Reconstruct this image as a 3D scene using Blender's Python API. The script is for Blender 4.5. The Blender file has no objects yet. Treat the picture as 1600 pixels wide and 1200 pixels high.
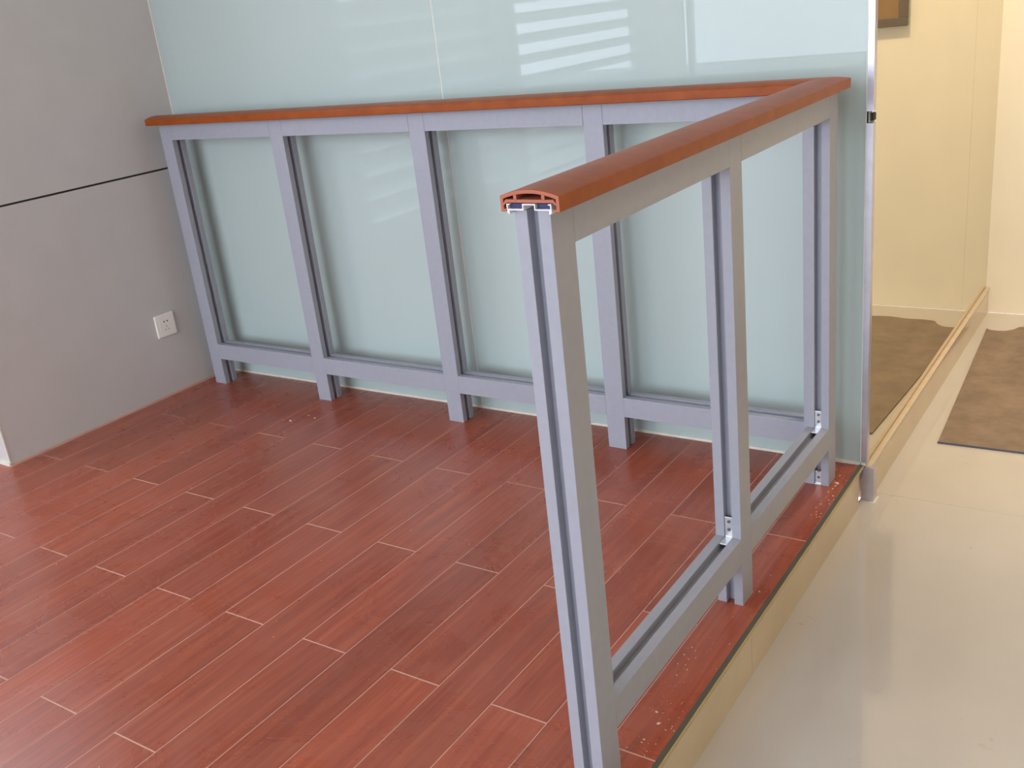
import bpy, math, random
from mathutils import Matrix, Vector
random.seed(7)
S = bpy.context.scene
COL = S.collection

# ------------------------------------------------------------------ camera
cam_d = bpy.data.cameras.new('camera'); cam = bpy.data.objects.new('camera', cam_d); COL.objects.link(cam)
M = Matrix(((0.83025111, -0.11037861, 0.54635122), (0.54693263, 0.3503031, -0.76036336), (-0.10746068, 0.93010983, 0.3512092)))
cam.matrix_world = Matrix.Translation((0.82621505, -2.53431404, 1.27317769)) @ M.to_4x4()
cam_d.sensor_fit = 'HORIZONTAL'; cam_d.sensor_width = 36.0; cam_d.lens = 1561.1257 / 1600 * 36.0
cam_d.clip_start = 0.02
S.camera = cam

# ------------------------------------------------------------------ sky, lights, exposure
W = bpy.data.worlds.new('overcast_sky'); S.world = W; W.use_nodes = True
bg = W.node_tree.nodes['Background']; bg.inputs[0].default_value = (0.78, 0.88, 1.0, 1); bg.inputs[1].default_value = 6.7

def portal(name, loc, rot, sx, sy):
    d = bpy.data.lights.new(name, 'AREA'); d.shape = 'RECTANGLE'; d.size = sx; d.size_y = sy
    d.cycles.is_portal = True
    o = bpy.data.objects.new(name, d); COL.objects.link(o); o.location = loc; o.rotation_euler = rot
    return o
# daylight enters by the louvred side windows and the open shop front behind the photographer
portal('portal_side', (-3.36, -3.3, 1.7), (0, math.radians(-90), 0), 3.4, 4.7)
portal('portal_front', (-1.0, -6.56, 1.7), (math.radians(90), 0, 0), 4.5, 3.5)

def lamp(name, loc, power, col, size, rot=(0, 0, 0)):
    d = bpy.data.lights.new(name, 'AREA'); d.shape = 'DISK'; d.size = size; d.energy = power; d.color = col
    o = bpy.data.objects.new(name, d); COL.objects.link(o); o.location = loc; o.rotation_euler = rot
    return o
WARM = (1.0, 0.83, 0.59)
# warm wall washer in the hall ceiling, aimed at the cream wall, and two downlights
wd = bpy.data.lights.new('wall_washer', 'SPOT'); wd.energy = 265; wd.color = WARM; wd.spot_size = math.radians(95); wd.spot_blend = 0.9; wd.shadow_soft_size = 0.12
wo = bpy.data.objects.new('wall_washer', wd); COL.objects.link(wo); wo.location = (0.85, 0.35, 3.3)
wo.rotation_euler = (Vector((0.6, 1.77, 0.7)) - Vector((0.85, 0.35, 3.3))).to_track_quat('-Z', 'Y').to_euler()
lamp('ceiling_lamp_hall', (1.6, 0.6, 3.3), 8, WARM, 0.28)
lamp('ceiling_lamp_hall_near', (1.6, -1.3, 3.3), 7, WARM, 0.28)

S.view_settings.view_transform = 'Standard'; S.view_settings.look = 'None'
S.view_settings.exposure = 0.0; S.view_settings.gamma = 1.0; S.view_settings.use_curve_mapping = False

# ------------------------------------------------------------------ materials
def srgb(r, g, b):
    f = lambda c: (c / 255 / 12.92) if c / 255 <= 0.04045 else ((c / 255 + 0.055) / 1.055) ** 2.4
    return (f(r), f(g), f(b), 1)

def new_mat(name):
    m = bpy.data.materials.new(name); m.use_nodes = True
    return m, m.node_tree.nodes, m.node_tree.links, m.node_tree.nodes['Principled BSDF']

def ramp(n, stops):
    r = n.new('ShaderNodeValToRGB'); e = r.color_ramp.elements
    e[0].position, e[0].color = stops[0]; e[1].position, e[1].color = stops[-1]
    for p, c in stops[1:-1]:
        x = e.new(p); x.color = c
    return r

def mat(name, col, rough=0.5, metal=0.0, spec=0.5, var=0.06, scale=30, bump=0.0, coat=0.0, coat_rough=0.03):
    """plain paint / metal / plastic with slight procedural mottling"""
    m, n, l, b = new_mat(name)
    tc = n.new('ShaderNodeNewGeometry')
    nz = n.new('ShaderNodeTexNoise'); nz.inputs['Scale'].default_value = scale; nz.inputs['Detail'].default_value = 4
    l.new(tc.outputs['Position'], nz.inputs['Vector'])
    c0 = tuple(c * (1 - var) for c in col[:3]) + (1,); c1 = tuple(min(1, c * (1 + var)) for c in col[:3]) + (1,)
    r = ramp(n, [(0.3, c0), (0.7, c1)]); l.new(nz.outputs['Fac'], r.inputs['Fac']); l.new(r.outputs['Color'], b.inputs['Base Color'])
    b.inputs['Roughness'].default_value = rough; b.inputs['Metallic'].default_value = metal
    b.inputs['Specular IOR Level'].default_value = spec
    b.inputs['Coat Weight'].default_value = coat; b.inputs['Coat Roughness'].default_value = coat_rough
    if bump:
        bp = n.new('ShaderNodeBump'); bp.inputs['Strength'].default_value = bump; bp.inputs['Distance'].default_value = 0.002
        l.new(nz.outputs['Fac'], bp.inputs['Height']); l.new(bp.outputs['Normal'], b.inputs['Normal'])
    return m

def wood_mat():
    m, n, l, b = new_mat('red_laminate')
    tc = n.new('ShaderNodeTexCoord'); oi = n.new('ShaderNodeObjectInfo'); geo = n.new('ShaderNodeNewGeometry')
    sc = n.new('ShaderNodeVectorMath'); sc.operation = 'SCALE'; sc.inputs[0].default_value = (37, 91, 53)
    l.new(oi.outputs['Random'], sc.inputs['Scale'])
    ad = n.new('ShaderNodeVectorMath'); ad.operation = 'ADD'; l.new(tc.outputs['Object'], ad.inputs[0]); l.new(sc.outputs[0], ad.inputs[1])
    mp = n.new('ShaderNodeMapping'); mp.inputs['Scale'].default_value = (70, 3.0, 20); l.new(ad.outputs[0], mp.inputs['Vector'])
    g = n.new('ShaderNodeTexNoise'); g.inputs['Scale'].default_value = 1.0; g.inputs['Detail'].default_value = 7; g.inputs['Roughness'].default_value = 0.62; g.inputs['Distortion'].default_value = 0.5
    l.new(mp.outputs[0], g.inputs['Vector'])
    r = ramp(n, [(0.28, srgb(132, 52, 31)), (0.5, srgb(158, 70, 43)), (0.74, srgb(182, 92, 60))]); l.new(g.outputs['Fac'], r.inputs['Fac'])
    # board to board tone
    hv = n.new('ShaderNodeHueSaturation'); mr = n.new('ShaderNodeMapRange'); mr.inputs['To Min'].default_value = 0.86; mr.inputs['To Max'].default_value = 1.12
    l.new(oi.outputs['Random'], mr.inputs['Value']); l.new(mr.outputs[0], hv.inputs['Value']); l.new(r.outputs['Color'], hv.inputs['Color'])
    # dust film and wiped smears lying across the boards
    d1 = n.new('ShaderNodeTexNoise'); d1.inputs['Scale'].default_value = 3.2; d1.inputs['Detail'].default_value = 6; d1.inputs['Roughness'].default_value = 0.65; d1.inputs['Distortion'].default_value = 1.2
    l.new(geo.outputs['Position'], d1.inputs['Vector'])
    dr = ramp(n, [(0.30, (0.05, 0.05, 0.05, 1)), (0.62, (0.26, 0.26, 0.26, 1)), (0.85, (0.42, 0.42, 0.42, 1))]); l.new(d1.outputs['Fac'], dr.inputs['Fac'])
    mx = n.new('ShaderNodeMix'); mx.data_type = 'RGBA'; l.new(dr.outputs['Color'], mx.inputs['Factor'])
    l.new(hv.outputs['Color'], mx.inputs['A']); mx.inputs['B'].default_value = srgb(176, 118, 104)
    # fine pale specks
    vs = n.new('ShaderNodeTexVoronoi'); vs.inputs['Scale'].default_value = 16; l.new(geo.outputs['Position'], vs.inputs['Vector'])
    sr = ramp(n, [(0.0, (1, 1, 1, 1)), (0.018, (0, 0, 0, 1))]); l.new(vs.outputs['Distance'], sr.inputs['Fac'])
    mx2 = n.new('ShaderNodeMix'); mx2.data_type = 'RGBA'; l.new(sr.outputs['Color'], mx2.inputs['Factor'])
    l.new(mx.outputs['Result'], mx2.inputs['A']); mx2.inputs['B'].default_value = srgb(205, 170, 150)
    l.new(mx2.outputs['Result'], b.inputs['Base Color'])
    rr = n.new('ShaderNodeMapRange'); rr.inputs['To Min'].default_value = 0.2; rr.inputs['To Max'].default_value = 0.36
    l.new(d1.outputs['Fac'], rr.inputs['Value']); l.new(rr.outputs[0], b.inputs['Roughness'])
    b.inputs['Specular IOR Level'].default_value = 0.5
    bp = n.new('ShaderNodeBump'); bp.inputs['Strength'].default_value = 0.05; bp.inputs['Distance'].default_value = 0.001
    l.new(g.outputs['Fac'], bp.inputs['Height']); l.new(bp.outputs['Normal'], b.inputs['Normal'])
    return m

def handrail_mat():
    m, n, l, b = new_mat('orange_brown_woodgrain_film')
    geo = n.new('ShaderNodeNewGeometry'); nz = n.new('ShaderNodeTexNoise'); nz.inputs['Scale'].default_value = 26; nz.inputs['Detail'].default_value = 5
    l.new(geo.outputs['Position'], nz.inputs['Vector'])
    r = ramp(n, [(0.3, srgb(140, 64, 16)), (0.7, srgb(158, 78, 22))]); l.new(nz.outputs['Fac'], r.inputs['Fac']); l.new(r.outputs['Color'], b.inputs['Base Color'])
    b.inputs['Roughness'].default_value = 0.4; b.inputs['Specular IOR Level'].default_value = 0.25
    return m

def tile_mat():
    m, n, l, b = new_mat('polished_cream_tile')
    geo = n.new('ShaderNodeNewGeometry'); nz = n.new('ShaderNodeTexNoise'); nz.inputs['Scale'].default_value = 2.5; nz.inputs['Detail'].default_value = 6
    l.new(geo.outputs['Position'], nz.inputs['Vector'])
    r = ramp(n, [(0.3, srgb(194, 186, 179)), (0.7, srgb(203, 196, 189))]); l.new(nz.outputs['Fac'], r.inputs['Fac'])
    # scuffed dirt in small patches
    n2 = n.new('ShaderNodeTexNoise'); n2.inputs['Scale'].default_value = 14; n2.inputs['Detail'].default_value = 8; n2.inputs['Roughness'].default_value = 0.7
    l.new(geo.outputs['Position'], n2.inputs['Vector'])
    r2 = ramp(n, [(0.64, (0, 0, 0, 1)), (0.76, (0.5, 0.5, 0.5, 1))]); l.new(n2.outputs['Fac'], r2.inputs['Fac'])
    mx = n.new('ShaderNodeMix'); mx.data_type = 'RGBA'; l.new(r2.outputs['Color'], mx.inputs['Factor']); l.new(r.outputs['Color'], mx.inputs['A']); mx.inputs['B'].default_value = srgb(150, 132, 115)
    l.new(mx.outputs['Result'], b.inputs['Base Color'])
    b.inputs['Roughness'].default_value = 0.06; b.inputs['Specular IOR Level'].default_value = 0.6
    return m

def mat_fibre():
    m, n, l, b = new_mat('brown_mat_fibre')
    geo = n.new('ShaderNodeNewGeometry'); nz = n.new('ShaderNodeTexNoise'); nz.inputs['Scale'].default_value = 9; nz.inputs['Detail'].default_value = 9; nz.inputs['Roughness'].default_value = 0.7
    l.new(geo.outputs['Position'], nz.inputs['Vector'])
    r = ramp(n, [(0.3, srgb(122, 106, 92)), (0.55, srgb(140, 122, 106)), (0.75, srgb(156, 136, 120))]); l.new(nz.outputs['Fac'], r.inputs['Fac']); l.new(r.outputs['Color'], b.inputs['Base Color'])
    b.inputs['Roughness'].default_value = 0.85; b.inputs['Specular IOR Level'].default_value = 0.2
    return m

WOOD = wood_mat(); RAILWOOD = handrail_mat(); TILE = tile_mat(); MATF = mat_fibre()
SEAM = mat('pale_seam_dust', srgb(214, 168, 150), 0.8)
ALU = mat('grey_blue_powder_coat', srgb(160, 161, 172), 0.42, 0.0, 0.5, 0.03, 60)
CUT = mat('cut_composite_end', srgb(180, 104, 80), 0.7, var=0.05)
WHITE_ALU = mat('white_mill_aluminium', srgb(232, 232, 236), 0.4)
NAVY = mat('navy_plastic_block', srgb(40, 42, 92), 0.5)
STEEL = mat('bright_zinc', srgb(215, 215, 218), 0.3, 0.75)
SCREW = mat('dark_zinc_screw', srgb(120, 122, 130), 0.35, 0.9)
MINT = mat('mint_painted_glass', srgb(184, 198, 195), 0.5, 0.0, 0.0, 0.015, 2, coat=0.8, coat_rough=0.0)
WHITE = mat('white_sealant', srgb(226, 222, 210), 0.6)
PANEL = mat('grey_satin_wall_panel', srgb(207, 203, 202), 0.34, 0.0, 0.5, 0.02, 8)
DARKGAP = mat('dark_joint', srgb(52, 46, 42), 0.8)
BRONZE = mat('tea_mirror_glass', (0.70, 0.65, 0.50, 1), 0.012, 0.88, 0.5, 0.02, 3)
CREAM = mat('cream_painted_wall', srgb(246, 236, 216), 0.75, var=0.02, scale=4)
RISER = mat('beige_gloss_tile', srgb(200, 180, 150), 0.12, 0.0, 0.5, 0.05, 5)
STRIP = mat('dull_metal_edge', srgb(112, 106, 92), 0.4, 0.5)
YELLOW = mat('gold_bead', srgb(196, 172, 116), 0.35, 0.2)
SILVER = mat('brushed_aluminium_trim', srgb(196, 194, 204), 0.32, 0.7)
SOCKET = mat('white_socket_plastic', srgb(250, 246, 240), 0.3, var=0.01)
DARK = mat('black_hole', srgb(30, 28, 28), 0.6)
PLASTER = mat('white_plaster', srgb(226, 222, 214), 0.8, var=0.02)
LOUVRE = mat('white_louvre_blade', srgb(232, 234, 234), 0.35)
FRAME = mat('dark_brown_frame', srgb(92, 76, 58), 0.4)
FRAMEIN = mat('brown_glazed_board', srgb(150, 114, 72), 0.12)
BLUE = mat('blue_tape', srgb(92, 90, 106), 0.6)
PAVE = mat('grey_paving', srgb(150, 148, 144), 0.9, var=0.1, scale=4)
CHIP = mat('pale_wood_chip', srgb(226, 200, 178), 0.8)

# ------------------------------------------------------------------ mesh helpers
def link(name, me, m, parent=None, mats=None):
    o = bpy.data.objects.new(name, me); COL.objects.link(o)
    if not me.materials:
        for x in (mats or [m]): me.materials.append(x)
    if parent: o.parent = parent
    return o

def box_mesh(x0, x1, y0, y1, z0, z1):
    me = bpy.data.meshes.new('mesh')
    v = [(x, y, z) for z in (z0, z1) for y in (y0, y1) for x in (x0, x1)]
    me.from_pydata(v, [], [(0, 2, 3, 1), (4, 5, 7, 6), (0, 1, 5, 4), (2, 6, 7, 3), (0, 4, 6, 2), (1, 3, 7, 5)]); me.update()
    return me

def bevel(o, w=0.001, seg=2):
    b = o.modifiers.new('bevel', 'BEVEL'); b.width = w; b.segments = seg; b.limit_method = 'ANGLE'; b.angle_limit = math.radians(40)
    return o

def box(name, x0, x1, y0, y1, z0, z1, m, parent=None, bv=0):
    o = link(name, box_mesh(x0, x1, y0, y1, z0, z1), m, parent)
    if bv: bevel(o, bv)
    return o

def prism(name, poly, a0, a1, axis, m, parent=None, bv=0, shear=None, mats=None, capmat=None):
    """extrude a 2-D outline along an axis. axis 'z': poly=(x,y); 'y': poly=(x,z); 'x': poly=(y,z).
    shear(p) -> (start, end) lets the ends be mitred."""
    n = len(poly); v = []
    for e in (0, 1):
        for p in poly:
            a = (a0, a1)[e] if shear is None else shear(p)[e]
            v.append({'z': (p[0], p[1], a), 'y': (p[0], a, p[1]), 'x': (a, p[0], p[1])}[axis])
    f = [tuple(range(n))[::-1], tuple(range(n, 2 * n))] + [(i, (i + 1) % n, n + (i + 1) % n, n + i) for i in range(n)]
    me = bpy.data.meshes.new('mesh'); me.from_pydata(v, [], f); me.update()
    import bmesh
    bm = bmesh.new(); bm.from_mesh(me); bmesh.ops.recalc_face_normals(bm, faces=bm.faces); bm.to_mesh(me); bm.free()
    o = link(name, me, m, parent, mats)
    if capmat is not None:
        me.polygons[0].material_index = capmat; me.polygons[1].material_index = capmat
    if bv: bevel(o, bv)
    return o

def empty(name, loc=(0, 0, 0)):
    o = bpy.data.objects.new(name, None); COL.objects.link(o); o.location = loc; o.empty_display_size = 0.1
    return o

def tag(o, label, cat, group=None):
    o['label'] = label; o['category'] = cat
    if group: o['group'] = group
    return o

def struct(o, label=None):
    o['kind'] = 'structure'
    if label: o['label'] = label
    return o

# ------------------------------------------------------------------ key dimensions (metres, fitted to the photograph)
XL = -2.423          # left grey wall
YL = -0.975          # its near corner
XE = 0.1428          # end of the boards
XR = 0.156           # riser face
H = 0.108            # platform height
XW = 0.160           # tea mirror wall
YD = 1.77            # cream wall at the end of the hall
ZT = 3.4            # ceiling
XS = -3.25           # louvred side wall
YF = -6.5            # shop front

# ------------------------------------------------------------------ floor with boards
base = struct(box('floor', XS - 0.1, XE, YF - 0.1, -0.001, -0.2, -0.0003, SEAM), 'red-brown laminate board floor on the raised platform')
PW, x_ref = 0.1293, 0.0445
J_odd = [0.4, -0.45, -1.281, -2.11, -2.94, -3.77, -4.6, -5.43, -6.26, -7.1]
J_even = [0.02, -0.872, -1.688, -2.52, -3.35, -4.18, -5.01, -5.84, -6.6]
cache = {}
def plank(x0, x1, y0, y1):
    gx, gy = 0.0010, 0.0017
    w, d = round(x1 - x0 - 2 * gx, 4), round(y1 - y0 - 2 * gy, 4)
    if (w, d) not in cache:
        e = 0.0002
        v = [(-w/2, -d/2, -0.0003), (w/2, -d/2, -0.0003), (w/2, d/2, -0.0003), (-w/2, d/2, -0.0003),
             (-w/2, -d/2, -0.0002), (w/2, -d/2, -0.0002), (w/2, d/2, -0.0002), (-w/2, d/2, -0.0002),
             (-w/2+e, -d/2+e, 0), (w/2-e, -d/2+e, 0), (w/2-e, d/2-e, 0), (-w/2+e, d/2-e, 0)]
        f = [(8, 9, 10, 11)] + [(i, (i+1) % 4, 4+(i+1) % 4, 4+i) for i in range(0)] + [(4+i, 4+(i+1) % 4, 8+(i+1) % 4, 8+i) for i in range(4)] + [(3, 2, 1, 0)]
        me = bpy.data.meshes.new('plank'); me.from_pydata(v, [], f); me.update(); cache[(w, d)] = me
    o = link('floor_plank', cache[(w, d)], WOOD, base)
    o.location = ((x0 + x1) / 2, (y0 + y1) / 2, 0)
k = -1
while True:
    xr = min(x_ref - PW * k, XE); xl = x_ref - PW * (k + 1)
    if xr < XS + 0.02: break
    js = J_odd if k % 2 else J_even
    ytop = -0.004 if xl > XL - 0.06 else YL - 0.004
    for a, b_ in zip([9] + js, js + [-9]):
        y1, y0 = min(a, ytop), max(b_, -3.9)
        if y1 - y0 > 0.02:
            if xl < XL and xr > XL and y1 > YL:      # board scribed round the wall corner
                plank(XL + 0.002, xr, max(y0, YL), y1)
                if y0 < YL: plank(xl, xr, y0, YL)
            else:
                plank(max(xl, XS), xr, y0, y1)
    k += 1
# beyond the boards that can be told apart (behind the photographer) one laid field
box('board_field', XS, XE, YF, -3.9, -0.0003, 0.0, WOOD, base)['kind'] = 'stuff'

# platform edge
t1 = struct(box('trim_1', XE, XR - 0.002, YF, -0.002, -0.03, 0.001, STRIP), 'dull metal strip edging the platform boards')
t2 = struct(box('trim_2', XR - 0.002, XR, YF, -0.002, -0.006, 0.0012, YELLOW), 'thin golden bead along the platform edge')
riser = struct(empty('wall_riser', (XR, -3, -H)), 'glossy beige tiled riser of the raised platform')
ys = [YF, -5.65, -4.85, -4.05, -3.25, -2.45, -1.65, -0.85, -0.05]
for a, b_ in zip(ys, ys[1:]):
    o = box('riser_tile', XR - 0.012, XR, a + 0.0006, b_ - 0.0006, -H, -0.0065, RISER); o.parent = riser; o.matrix_parent_inverse = Matrix.Translation((-XR, 3, H))

# lower hall floor of large polished tiles
tf = struct(box('floor_lower', XR - 0.012, 3.6, YF - 0.1, YD, -H - 0.2, -H - 0.002, DARKGAP), 'polished cream tile floor of the lower hall')
tiles = {}
xs = [XR - 0.012, 0.96, 1.76, 2.56, 3.36, 3.6]
yt = [YD, 0.055, -1.745, -3.545, -5.345, YF - 0.1]
for i in range(len(xs) - 1):
    for j in range(len(yt) - 1):
        g = 0.0004
        box('floor_tile', xs[i] + g, xs[i + 1] - g, yt[j + 1] + g, yt[j] - g, -H - 0.01, -H, TILE, tf)

# ------------------------------------------------------------------ back wall of mint glass
wb = struct(box('wall_back', XL, XW - 0.016, 0.011, 0.15, 0, ZT, PLASTER), 'pale mint painted glass wall behind the railing')
XJ = -1.131
for a, b_ in ((XL + 0.004, XJ - 0.002), (XJ + 0.002, 0.1475)):
    box('glass_panel', a, b_, 0.0, 0.011, 0.008, ZT, MINT, wb)
box('joint_seal', XJ - 0.002, XJ + 0.002, 0.0005, 0.011, 0.008, ZT, WHITE, wb)
box('corner_seal', XL, XL + 0.004, -0.0015, 0.011, 0.008, ZT, WHITE, wb)
struct(box('baseboard_back', XL, XW, -0.004, 0.011, 0.0, 0.008, WHITE), 'narrow white strip under the mint glass wall')

# aluminium angle closing the end of the wall, with a gap and a clip near rail height
ct = struct(empty('trim_3', (XW, 0, 0)), 'aluminium corner strip at the end of the mint glass wall')
def under(parent, o):
    o.parent = parent; o.matrix_parent_inverse = parent.matrix_world.inverted() if parent.matrix_world != Matrix() else Matrix.Translation(-parent.location)
    return o
for z0, z1 in ((0.0, 0.918), (0.946, ZT)):
    under(ct, box('angle_strip', 0.1475, 0.163, -0.003, 0.02, z0, z1, SILVER))
under(ct, box('white_bead', 0.1455, 0.1475, -0.004, 0.01, 0.0, ZT, WHITE))
under(ct, box('dark_clip', 0.156, 0.1635, -0.0035, 0.02, 0.924, 0.941, DARKGAP))
# pedestal below the angle
ped = struct(box('trim_4', 0.150, 0.183, -0.006, 0.03, -H, -0.004, SILVER), 'aluminium capped foot below the wall corner')
struct(box('trim_5', 0.150, 0.190, -0.014, 0.03, -H, -H + 0.003, WHITE), 'smear of white sealant at the wall foot')

# ------------------------------------------------------------------ right wall of tea mirror glass
wr = struct(box('wall_right', 0.05, XW - 0.008, 0.012, YD + 0.1, -H, ZT, PLASTER), 'bronze tinted mirror glass wall along the hall')
for a, b_ in ((0.021, 1.268), (1.2695, YD)):
    box('mirror_panel', XW - 0.008, XW, a, b_, 0.006, ZT, BRONZE, wr)
br = struct(empty('baseboard_right', (XW, 0, -H)), 'beige tile skirting with a rounded top under the mirror wall')
under(br, box('skirting_tile', XW - 0.008, 0.172, 0.031, YD, -H, -0.008, RISER))
under(br, box('skirting_cap', XW - 0.004, 0.175, 0.0, YD, -0.008, 0.001, mat('pale_cap', srgb(205, 184, 160), 0.3), bv=0.003))

# cream wall closing the hall
struct(box('wall_far', XW - 0.1, 3.7, YD, YD + 0.12, -H, ZT, CREAM), 'warm cream painted wall at the end of the hall')
struct(box('wall_hall_side', 3.6, 3.72, YF, YD, -H, ZT, CREAM), 'cream wall on the far side of the hall')
struct(box('ceiling', XS - 0.1, 3.7, YF - 0.1, YD + 0.1, ZT, ZT + 0.1, PLASTER), 'white plaster ceiling')

# ------------------------------------------------------------------ left wall of grey panels
wl = struct(box('wall_left', XS - 0.1, XL - 0.008, YL + 0.008, 0.15, 0, ZT, DARKGAP), 'grey satin panel wall beside the railing')
ZS = 0.844
for z0, z1 in ((0.005, ZS - 0.0035), (ZS + 0.0035, ZT)):
    box('wall_panel', XL - 0.008, XL, YL + 0.004, -0.0005, z0, z1, PANEL, wl)
    box('wall_panel', XS, XL - 0.004, YL, YL + 0.008, z0, z1, PANEL, wl)
box('corner_bead', XL - 0.004, XL + 0.0015, YL - 0.0015, YL + 0.004, 0, ZT, WHITE, wl)
struct(box('baseboard_left', XL - 0.006, XL + 0.002, YL, -0.004, 0, 0.005, SEAM), 'thin pale strip at the foot of the grey wall')
struct(box('baseboard_return', XS, XL + 0.003, YL - 0.006, YL, 0, 0.012, WHITE), 'white strip at the foot of the wall return')

# ------------------------------------------------------------------ louvred side wall and shop front behind the photographer
ws = struct(empty('wall_side', (XS, -3.4, 0)), 'white side wall holding the louvre windows')
for y0, y1, z0, z1 in ((-1.85, YL, 0, 1.45), (-3.62, -3.42, 0, ZT), (YF, -5.6, 0, ZT), (-5.6, -3.62, 3.3, ZT), (-3.42, YL, 2.75, ZT)):
    under(ws, box('wall_pier', XS - 0.1, XS, y0, y1, z0, z1, PLASTER))
def louvre(idx, y0, y1, tilt, top):
    w = struct(empty('window_%d' % idx, (XS, (y0 + y1) / 2, 0.12)), 'white louvre window in the side wall')
    for a, b_ in ((y0, y0 + 0.05), (y1 - 0.05, y1)):
        under(w, box('window_jamb', XS - 0.09, XS + 0.01, a, b_, 0.0, top, LOUVRE))
    z = 0.07
    poly = []
    while z < top - 0.06:
        c, s_ = math.cos(math.radians(tilt)), math.sin(math.radians(tilt)); hw, ht = 0.075, 0.004
        p = [(-hw, -ht), (hw, -ht), (hw, ht), (-hw, ht)]
        p = [(XS - 0.04 + a * c + b_ * s_ * 0, 0, z + a * s_ + b_) for a, b_ in p]
        o = prism('slat', [(q[0], q[2]) for q in p], y0 + 0.05, y1 - 0.05, 'y', LOUVRE)
        under(w, o); z += 0.14
louvre(1, -3.42, -1.85, 68, 1.5); louvre(2, -5.6, -3.62, 28, 3.3)
sf = struct(empty('window_3', (0, YF, 0)), 'shop front frame behind the photographer')
for x in (-3.2, -1.0, 1.17):
    under(sf, box('mullion', x - 0.03, x + 0.03, YF - 0.05, YF, -H, ZT, LOUVRE))
under(sf, box('transom', -3.2, 1.2, YF - 0.05, YF, 2.62, 2.68, LOUVRE))
struct(box('wall_front_block', 1.2, 3.6, YF - 0.05, YF, -H, ZT, PLASTER), 'unseen plaster wall added beside the shop front to cut light')  # unseen wall, added to cut daylight on the railing's outer faces
struct(box('ground', -14, 14, -18, YF - 0.1, -0.35, -0.25, PAVE), 'unseen paving added outside the shop front to dim light from below')  # unseen ground, added to cover the bright lower half of the sky
struct(box('ground_side', -14, XS - 0.1, YF - 0.1, 4, -0.35, -0.25, PAVE), 'unseen paving added outside the louvre windows to dim light from below')  # added likewise, so the sky doesn't shine up through the louvres

# ------------------------------------------------------------------ railing
rail = empty('railing', (-1.1, -0.12, 0))
tag(rail, 'L-shaped grey metal railing with orange-brown handrail on the red floor', 'railing')
def R(o): return under(rail, o)
PD, GW, GD = 0.058, 0.0175, 0.018      # post depth, groove width, groove depth
ZH, ZB0, ZB1, ZTB = 1.012, 0.1054, 0.1663, 0.954
YB = -0.1338; YBC = YB + PD / 2
XO, XI = 0.1063, 0.0484; XSC = (XO + XI) / 2

def h_profile_x(x0, x1, y0, y1, left=True, right=True):
    """post outline with glazing grooves in the faces looking along x"""
    c = (y0 + y1) / 2; p = [(x0, y0), (x1, y0)]
    if right: p += [(x1, c - GW/2), (x1 - GD, c - GW/2), (x1 - GD, c + GW/2), (x1, c + GW/2)]
    p += [(x1, y1), (x0, y1)]
    if left: p += [(x0, c + GW/2), (x0 + GD, c + GW/2), (x0 + GD, c - GW/2), (x0, c - GW/2)]
    return p
def h_profile_y(x0, x1, y0, y1, near=True, far=True):
    c = (x0 + x1) / 2; p = [(x0, y0)]
    if near: p += [(c - GW/2, y0), (c - GW/2, y0 + GD), (c + GW/2, y0 + GD), (c + GW/2, y0)]
    p += [(x1, y0), (x1, y1)]
    if far: p += [(c + GW/2, y1), (c + GW/2, y1 - GD), (c - GW/2, y1 - GD), (c - GW/2, y1)]
    p += [(x0, y1)]
    return p

PW_ = 0.0597
PX = [-2.3474, -1.7766, -1.1724, -0.5648]
for i, x in enumerate(PX):
    R(prism('post', h_profile_x(x, x + PW_, YB, YB + PD, left=i > 0), 0.0, ZH, 'z', ALU, bv=0.0008))
YC, YM, YE, WS = -0.1572, -0.7671, -1.399, 0.0589
corner = [(XI - 0.008, YC), (XSC - GW/2, YC), (XSC - GW/2, YC + GD), (XSC + GW/2, YC + GD), (XSC + GW/2, YC), (XO, YC), (XO, YC + WS), (XI - 0.008, YC + WS)]
R(prism('post', corner, 0.0, ZH, 'z', ALU, bv=0.0008))
R(prism('post', h_profile_y(XI, XO, YM, YM + WS), 0.0, ZH, 'z', ALU, bv=0.0008))
R(prism('post', h_profile_y(XI, XO, YE, YE + WS), 0.0, ZH, 'z', ALU, bv=0.0008))

def rail_low(c, z0=ZB0, z1=ZB1, hw=PD/2):
    return [(c - hw, z0), (c + hw, z0), (c + hw, z1), (c + GW/2, z1), (c + GW/2, z1 - GD), (c - GW/2, z1 - GD), (c - GW/2, z1), (c - hw, z1)]
def rail_top(c, z0=ZTB, z1=ZH, hw=PD/2):
    return [(c - hw, z0), (c - GW/2, z0), (c - GW/2, z0 + GD), (c + GW/2, z0 + GD), (c + GW/2, z0), (c + hw, z0), (c + hw, z1), (c - hw, z1)]
EPS = 0.0005
spans = [(PX[i] + PW_, PX[i + 1]) for i in range(3)] + [(PX[3] + PW_, XI - 0.008)]
for a, b_ in spans:
    R(prism('bottom_rail', rail_low(YBC), a + EPS * 0, b_, 'x', ALU, bv=0.0006))
    R(prism('top_rail', rail_top(YBC), a + 0.0006, b_ - 0.0006, 'x', ALU, bv=0.0006))
for a, b_ in ((YE + WS, YM), (YM + WS, YC)):
    R(prism('bottom_rail', rail_low(XSC), a, b_, 'y', ALU, bv=0.0006))
    R(prism('top_rail', rail_top(XSC), a + (0.0006 if a > -1 else 0), b_ - 0.0006, 'y', ALU, bv=0.0006 if a > -1 else 0))

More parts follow.
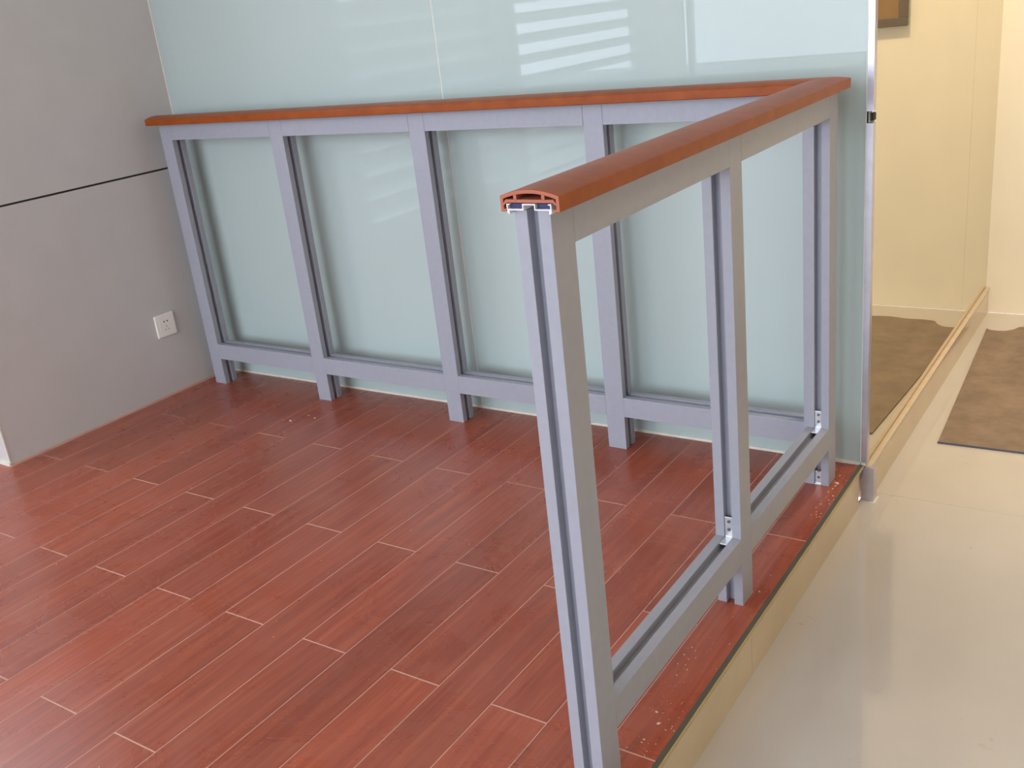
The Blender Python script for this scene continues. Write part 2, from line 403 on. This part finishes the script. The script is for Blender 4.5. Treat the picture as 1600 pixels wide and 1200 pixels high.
# handrail: hollow composite profile on an aluminium channel
HW = 0.0475
ZSD, ZCR = 1.034, 1.0425
def arc(c, hw, zs, zc, n=14):
    return [(c + hw * t, zs + (zc - zs) * (1 - t * t)) for t in [-1 + 2 * i / n for i in range(n + 1)]]
def top_shell(c, th=0.0038):
    o = arc(c, HW, ZSD, ZCR); i = arc(c, HW - th, ZSD - th + 0.0012, ZCR - th)
    return o, i
def shell_poly(c):
    th = 0.0056
    o, i = top_shell(c, th)
    # outer skin, down the right wall, in under the lip, up to the inner plate and back
    p = [(c - HW, ZH)] + o + [(c + HW, ZH)]
    p += [(c + HW - 0.010, ZH), (c + HW - 0.010, ZH + 0.0042), (c + HW - th, ZH + 0.0042)]
    p += i[::-1]
    p += [(c - HW + th, ZH + 0.0042), (c - HW + 0.010, ZH + 0.0042), (c - HW + 0.010, ZH)]
    return p
def plate_poly(c):
    return [(c - 0.037, ZH + 0.0128), (c + 0.037, ZH + 0.0128), (c + 0.041, ZH + 0.0095), (c + 0.0435, ZH + 0.0095), (c + 0.0385, ZH + 0.0170), (c - 0.0385, ZH + 0.0170), (c - 0.0435, ZH + 0.0095), (c - 0.041, ZH + 0.0095)]
def web_poly(c, x):
    zt = ZSD + (ZCR - ZSD) * (1 - (x / HW) ** 2) - 0.0054
    return [(c + x - 0.0024, ZH + 0.0165), (c + x + 0.0024, ZH + 0.0165), (c + x + 0.0024, zt), (c + x - 0.0024, zt)]
YHC, XHC = -0.124, 0.0825
ENDY = -1.412
def mit_side(p):   # side run: mitre at the far end
    return (ENDY, YHC + (p[0] - XHC))
def mit_back(p):   # back run: p=(y,z)
    return (-2.368, XHC + (p[0] - YHC))
hs = R(prism('handrail', shell_poly(XHC), 0, 0, 'y', RAILWOOD, shear=mit_side, mats=[RAILWOOD, CUT], capmat=1))
bevel(hs, 0.0012, 2)
hb = R(prism('handrail', shell_poly(YHC), 0, 0, 'x', RAILWOOD, shear=mit_back, mats=[RAILWOOD, RAILWOOD], capmat=1))
bevel(hb, 0.0025, 3)
def sub(par, o):
    o.parent = par; o.matrix_parent_inverse = Matrix.Translation(rail.location).inverted() @ Matrix.Identity(4)
    return o
def under_sub(par, o):
    bpy.context.view_layer.update(); o.parent = par; o.matrix_parent_inverse = par.matrix_world.inverted(); return o
bpy.context.view_layer.update()
for par, c, ax, sh in ((hs, XHC, 'y', mit_side), (hb, YHC, 'x', mit_back)):
    under_sub(par, prism('inner_plate', plate_poly(c), 0, 0, ax, CUT, shear=sh))
    for x in (-0.0225, 0.0225):
        under_sub(par, prism('inner_web', web_poly(c, x), 0, 0, ax, CUT, shear=sh))
hb_cap = under_sub(hb, prism('end_cap', arc(YHC, HW, ZSD, ZCR) + [(YHC + HW, ZH), (YHC - HW, ZH)], -2.369, -2.364, 'x', RAILWOOD, bv=0.0015))
# white aluminium channel seen at the open end
def channel(c):
    t = 0.0018; z = ZH
    pts = [(-0.034, z - 0.003), (-0.036, z), (-0.036, z + 0.011), (-0.031, z + 0.011), (-0.031, z + 0.011 - t), (-0.036 + t, z + 0.011 - t), (-0.036 + t, z + 0.002 + t),
           (-0.0105, z + 0.002 + t), (-0.0105, z + 0.011), (0.0105, z + 0.011), (0.0105, z + 0.002 + t), (0.036 - t, z + 0.002 + t), (0.036 - t, z + 0.011 - t), (0.031, z + 0.011 - t), (0.031, z + 0.011),
           (0.036, z + 0.011), (0.036, z), (0.034, z - 0.003), (0.0315, z - 0.003), (0.034 - t, z + 0.002),
           (0.0105 - t, z + 0.002), (0.0105 - t, z + 0.011 - t), (-0.0105 + t, z + 0.011 - t), (-0.0105 + t, z + 0.002), (-0.034 + t, z + 0.002), (-0.0315, z - 0.003)]
    return [(c + a, b_) for a, b_ in pts]
ch = R(prism('mounting_channel', channel(XSC + 0.003), ENDY + 0.001, YC, 'y', WHITE_ALU)); ch['label'] = 'white aluminium channel under the handrail'
for s_ in (-1, 1):
    o = R(box('filler_block', XSC + 0.003 + s_ * 0.0225 - 0.0105, XSC + 0.003 + s_ * 0.0225 + 0.0105, ENDY + 0.006, YE + WS, ZH + 0.0042, ZH + 0.0105, NAVY)); o['label'] = 'navy plastic filler block'

# angle brackets waiting for the glass
def cyl_y(name, x, y, z, r, d, m):
    n = 12
    return prism(name, [(x + r * math.cos(2 * math.pi * i / n), z + r * math.sin(2 * math.pi * i / n)) for i in range(n)], y, y + d, 'y', m)
def bracket(y, z, up=1, leg=0.046, foot=0.036):
    """L bracket: one leg flat on the groove floor of a post, the other in the rail groove"""
    t = 0.003; w = 0.0085
    if up > 0: poly = [(y, z - 0.004), (y, z + leg), (y - t, z + leg), (y - t, z - 0.001), (y - foot, z - 0.001), (y - foot, z - 0.004)]
    else: poly = [(y, z + 0.004), (y, z - leg), (y - t, z - leg), (y - t, z + 0.001), (y - foot, z + 0.001), (y - foot, z + 0.004)]
    b_ = R(prism('angle_bracket', poly, XSC - w, XSC + w, 'x', STEEL, bv=0.0006)); b_['label'] = 'bright zinc angle bracket'
    bpy.context.view_layer.update()
    for dz in ((0.017, 0.036) if leg > 0.03 else ()):
        under_sub(b_, cyl_y('screw', XSC + 0.001, y - t - 0.002, z + up * dz, 0.0036, 0.003, SCREW))
    return b_
bracket(YM + 0.006, ZB1, 1); bracket(YC + 0.006, ZB1, 1)
bracket(YM + 0.006, ZTB + 0.004, -1, 0.010, 0.012); bracket(YC + 0.006, ZTB + 0.004, -1, 0.010, 0.012)
bracket(YC + 0.008, 0.004, 1, 0.034, 0.008)

# ------------------------------------------------------------------ wall socket
so = tag(empty('wall_socket', (XL, -0.2525, 0.274)), 'square white wall socket on the grey panel wall', 'socket')
def sbox(name, y0, y1, z0, z1, x0, x1, m, bv=0):
    o = box(name, x0, x1, y0, y1, z0, z1, m, so); 
    if bv: bevel(o, bv, 3)
    return o
sbox('cover_plate', -0.044, 0.044, -0.0445, 0.0445, 0.0, 0.009, SOCKET, 0.004)
sbox('socket_face', -0.030, 0.034, -0.034, 0.034, 0.009, 0.0097, SOCKET, 0.0005)
def hole(y, z, r, ang=None):
    n = 10; me = bpy.data.meshes.new('hole')
    pts = [(r * math.cos(2 * math.pi * i / n), r * math.sin(2 * math.pi * i / n)) for i in range(n)] if ang is None else \
          [(a * math.cos(ang) - b_ * math.sin(ang), a * math.sin(ang) + b_ * math.cos(ang)) for a, b_ in ((-r, -0.0011), (r, -0.0011), (r, 0.0011), (-r, 0.0011))]
    o = prism('pin_hole', [(y + a, z + b_) for a, b_ in pts], 0.0085, 0.0100, 'x', DARK, so)
    return o
hole(-0.006, 0.0155, 0.0030); hole(0.0085, 0.0155, 0.0030)
hole(0.001, -0.004, 0.0024, math.pi / 2); hole(-0.006, -0.0165, 0.0026, math.radians(60)); hole(0.0085, -0.0165, 0.0026, math.radians(120))

# ------------------------------------------------------------------ mat on the hall floor
pts = [(0.258, 0.437), (0.62, 0.446), (1.25, 0.455), (1.25, 1.62), (1.05, 1.61), (0.8, 1.63), (0.6, 1.60), (0.50, 1.615), (0.42, 1.60), (0.365, 1.605), (0.335, 1.60), (0.315, 1.595), (0.300, 1.56), (0.275, 1.535), (0.245, 1.53), (0.22, 1.535), (0.205, 1.55)]
mt = tag(empty('floor_mat', (0.7, 1.0, -H)), 'worn brown floor mat with ragged far edge on cream tiles', 'mat')
under(mt, prism('mat_sheet', pts, -H, -H + 0.005, 'z', MATF))
under(mt, prism('front_binding', [(0.257, 0.4345), (0.62, 0.4435), (1.25, 0.4525), (1.25, 0.456), (0.62, 0.447), (0.258, 0.438)], -H, -H + 0.006, 'z', BLUE))['label'] = 'blue edging'

# framed panel on the cream wall, seen only in the mirror glass
fr = tag(empty('framed_panel', (0.9, YD, 1.04)), 'dark framed brown panel on cream wall, mirrored in the bronze glass', 'picture')
FX0, FX1, FZ0, FZ1, fb = 0.495, 1.15, 1.04, 1.95, 0.032
for n_, a in (('frame_bar', (FX0, FX1, FZ0, FZ0 + fb)), ('frame_bar', (FX0, FX1, FZ1 - fb, FZ1)), ('frame_bar', (FX0, FX0 + fb, FZ0 + fb, FZ1 - fb)), ('frame_bar', (FX1 - fb, FX1, FZ0 + fb, FZ1 - fb))):
    under(fr, box(n_, a[0], a[1], YD - 0.03, YD, a[2], a[3], FRAME, bv=0.002))
under(fr, box('panel', FX0 + fb, FX1 - fb, YD - 0.012, YD, FZ0 + fb, FZ1 - fb, FRAMEIN))

# ------------------------------------------------------------------ chips and dust left by the fitters
v, f = [], []
def chip(x, y, z, s):
    a = random.random() * 6.28; n = random.choice((4, 5)); b0 = len(v); asp = random.uniform(0.35, 0.9)
    ring = []
    for i in range(n):
        t = 2 * math.pi * i / n; px, py = s * math.cos(t) * random.uniform(0.8, 1.2), s * asp * math.sin(t)
        ring.append((x + px * math.cos(a) - py * math.sin(a), y + px * math.sin(a) + py * math.cos(a)))
    for hz in (0, s * 0.35):
        for q in ring: v.append((q[0], q[1], z + hz))
    f.append(tuple(range(b0 + n, b0 + 2 * n)))
    for i in range(n): f.append((b0 + i, b0 + (i + 1) % n, b0 + n + (i + 1) % n, b0 + n + i))
for _ in range(26): chip(random.uniform(0.110, 0.14), random.uniform(-0.35, -0.03), 0, random.uniform(0.0008, 0.003))
chip(0.121, -0.132, 0, 0.006)
for _ in range(60): chip(random.uniform(0.06, 0.14), random.uniform(-1.3, -0.6), 0, random.uniform(0.0006, 0.0018))
for x, y, s_ in ((0.088, -1.262 + 0.1, 0.003), (0.105, -1.19, 0.0045), (0.1, -1.24, 0.003), (0.124, -1.2, 0.002), (0.075, -1.33, 0.004), (0.118, -0.7, 0.003), (-1.73, -0.33, 0.006), (-1.70, -0.27, 0.004), (-1.66, -0.28, 0.004)): chip(x, y, 0, s_)
for _ in range(70): chip(random.uniform(-2.2, 0.0), random.uniform(-1.9, -0.25), 0, random.uniform(0.0007, 0.0016))
for _ in range(30): chip(random.uniform(0.165, 0.22), random.uniform(-0.6, 0.6), -H, random.uniform(0.0008, 0.0022))
me = bpy.data.meshes.new('chips'); me.from_pydata(v, [], f); me.update()
o = link('wood_chips', me, CHIP); o['kind'] = 'stuff'; tag(o, 'pale chips and grit scattered on the floor by the railing', 'debris')
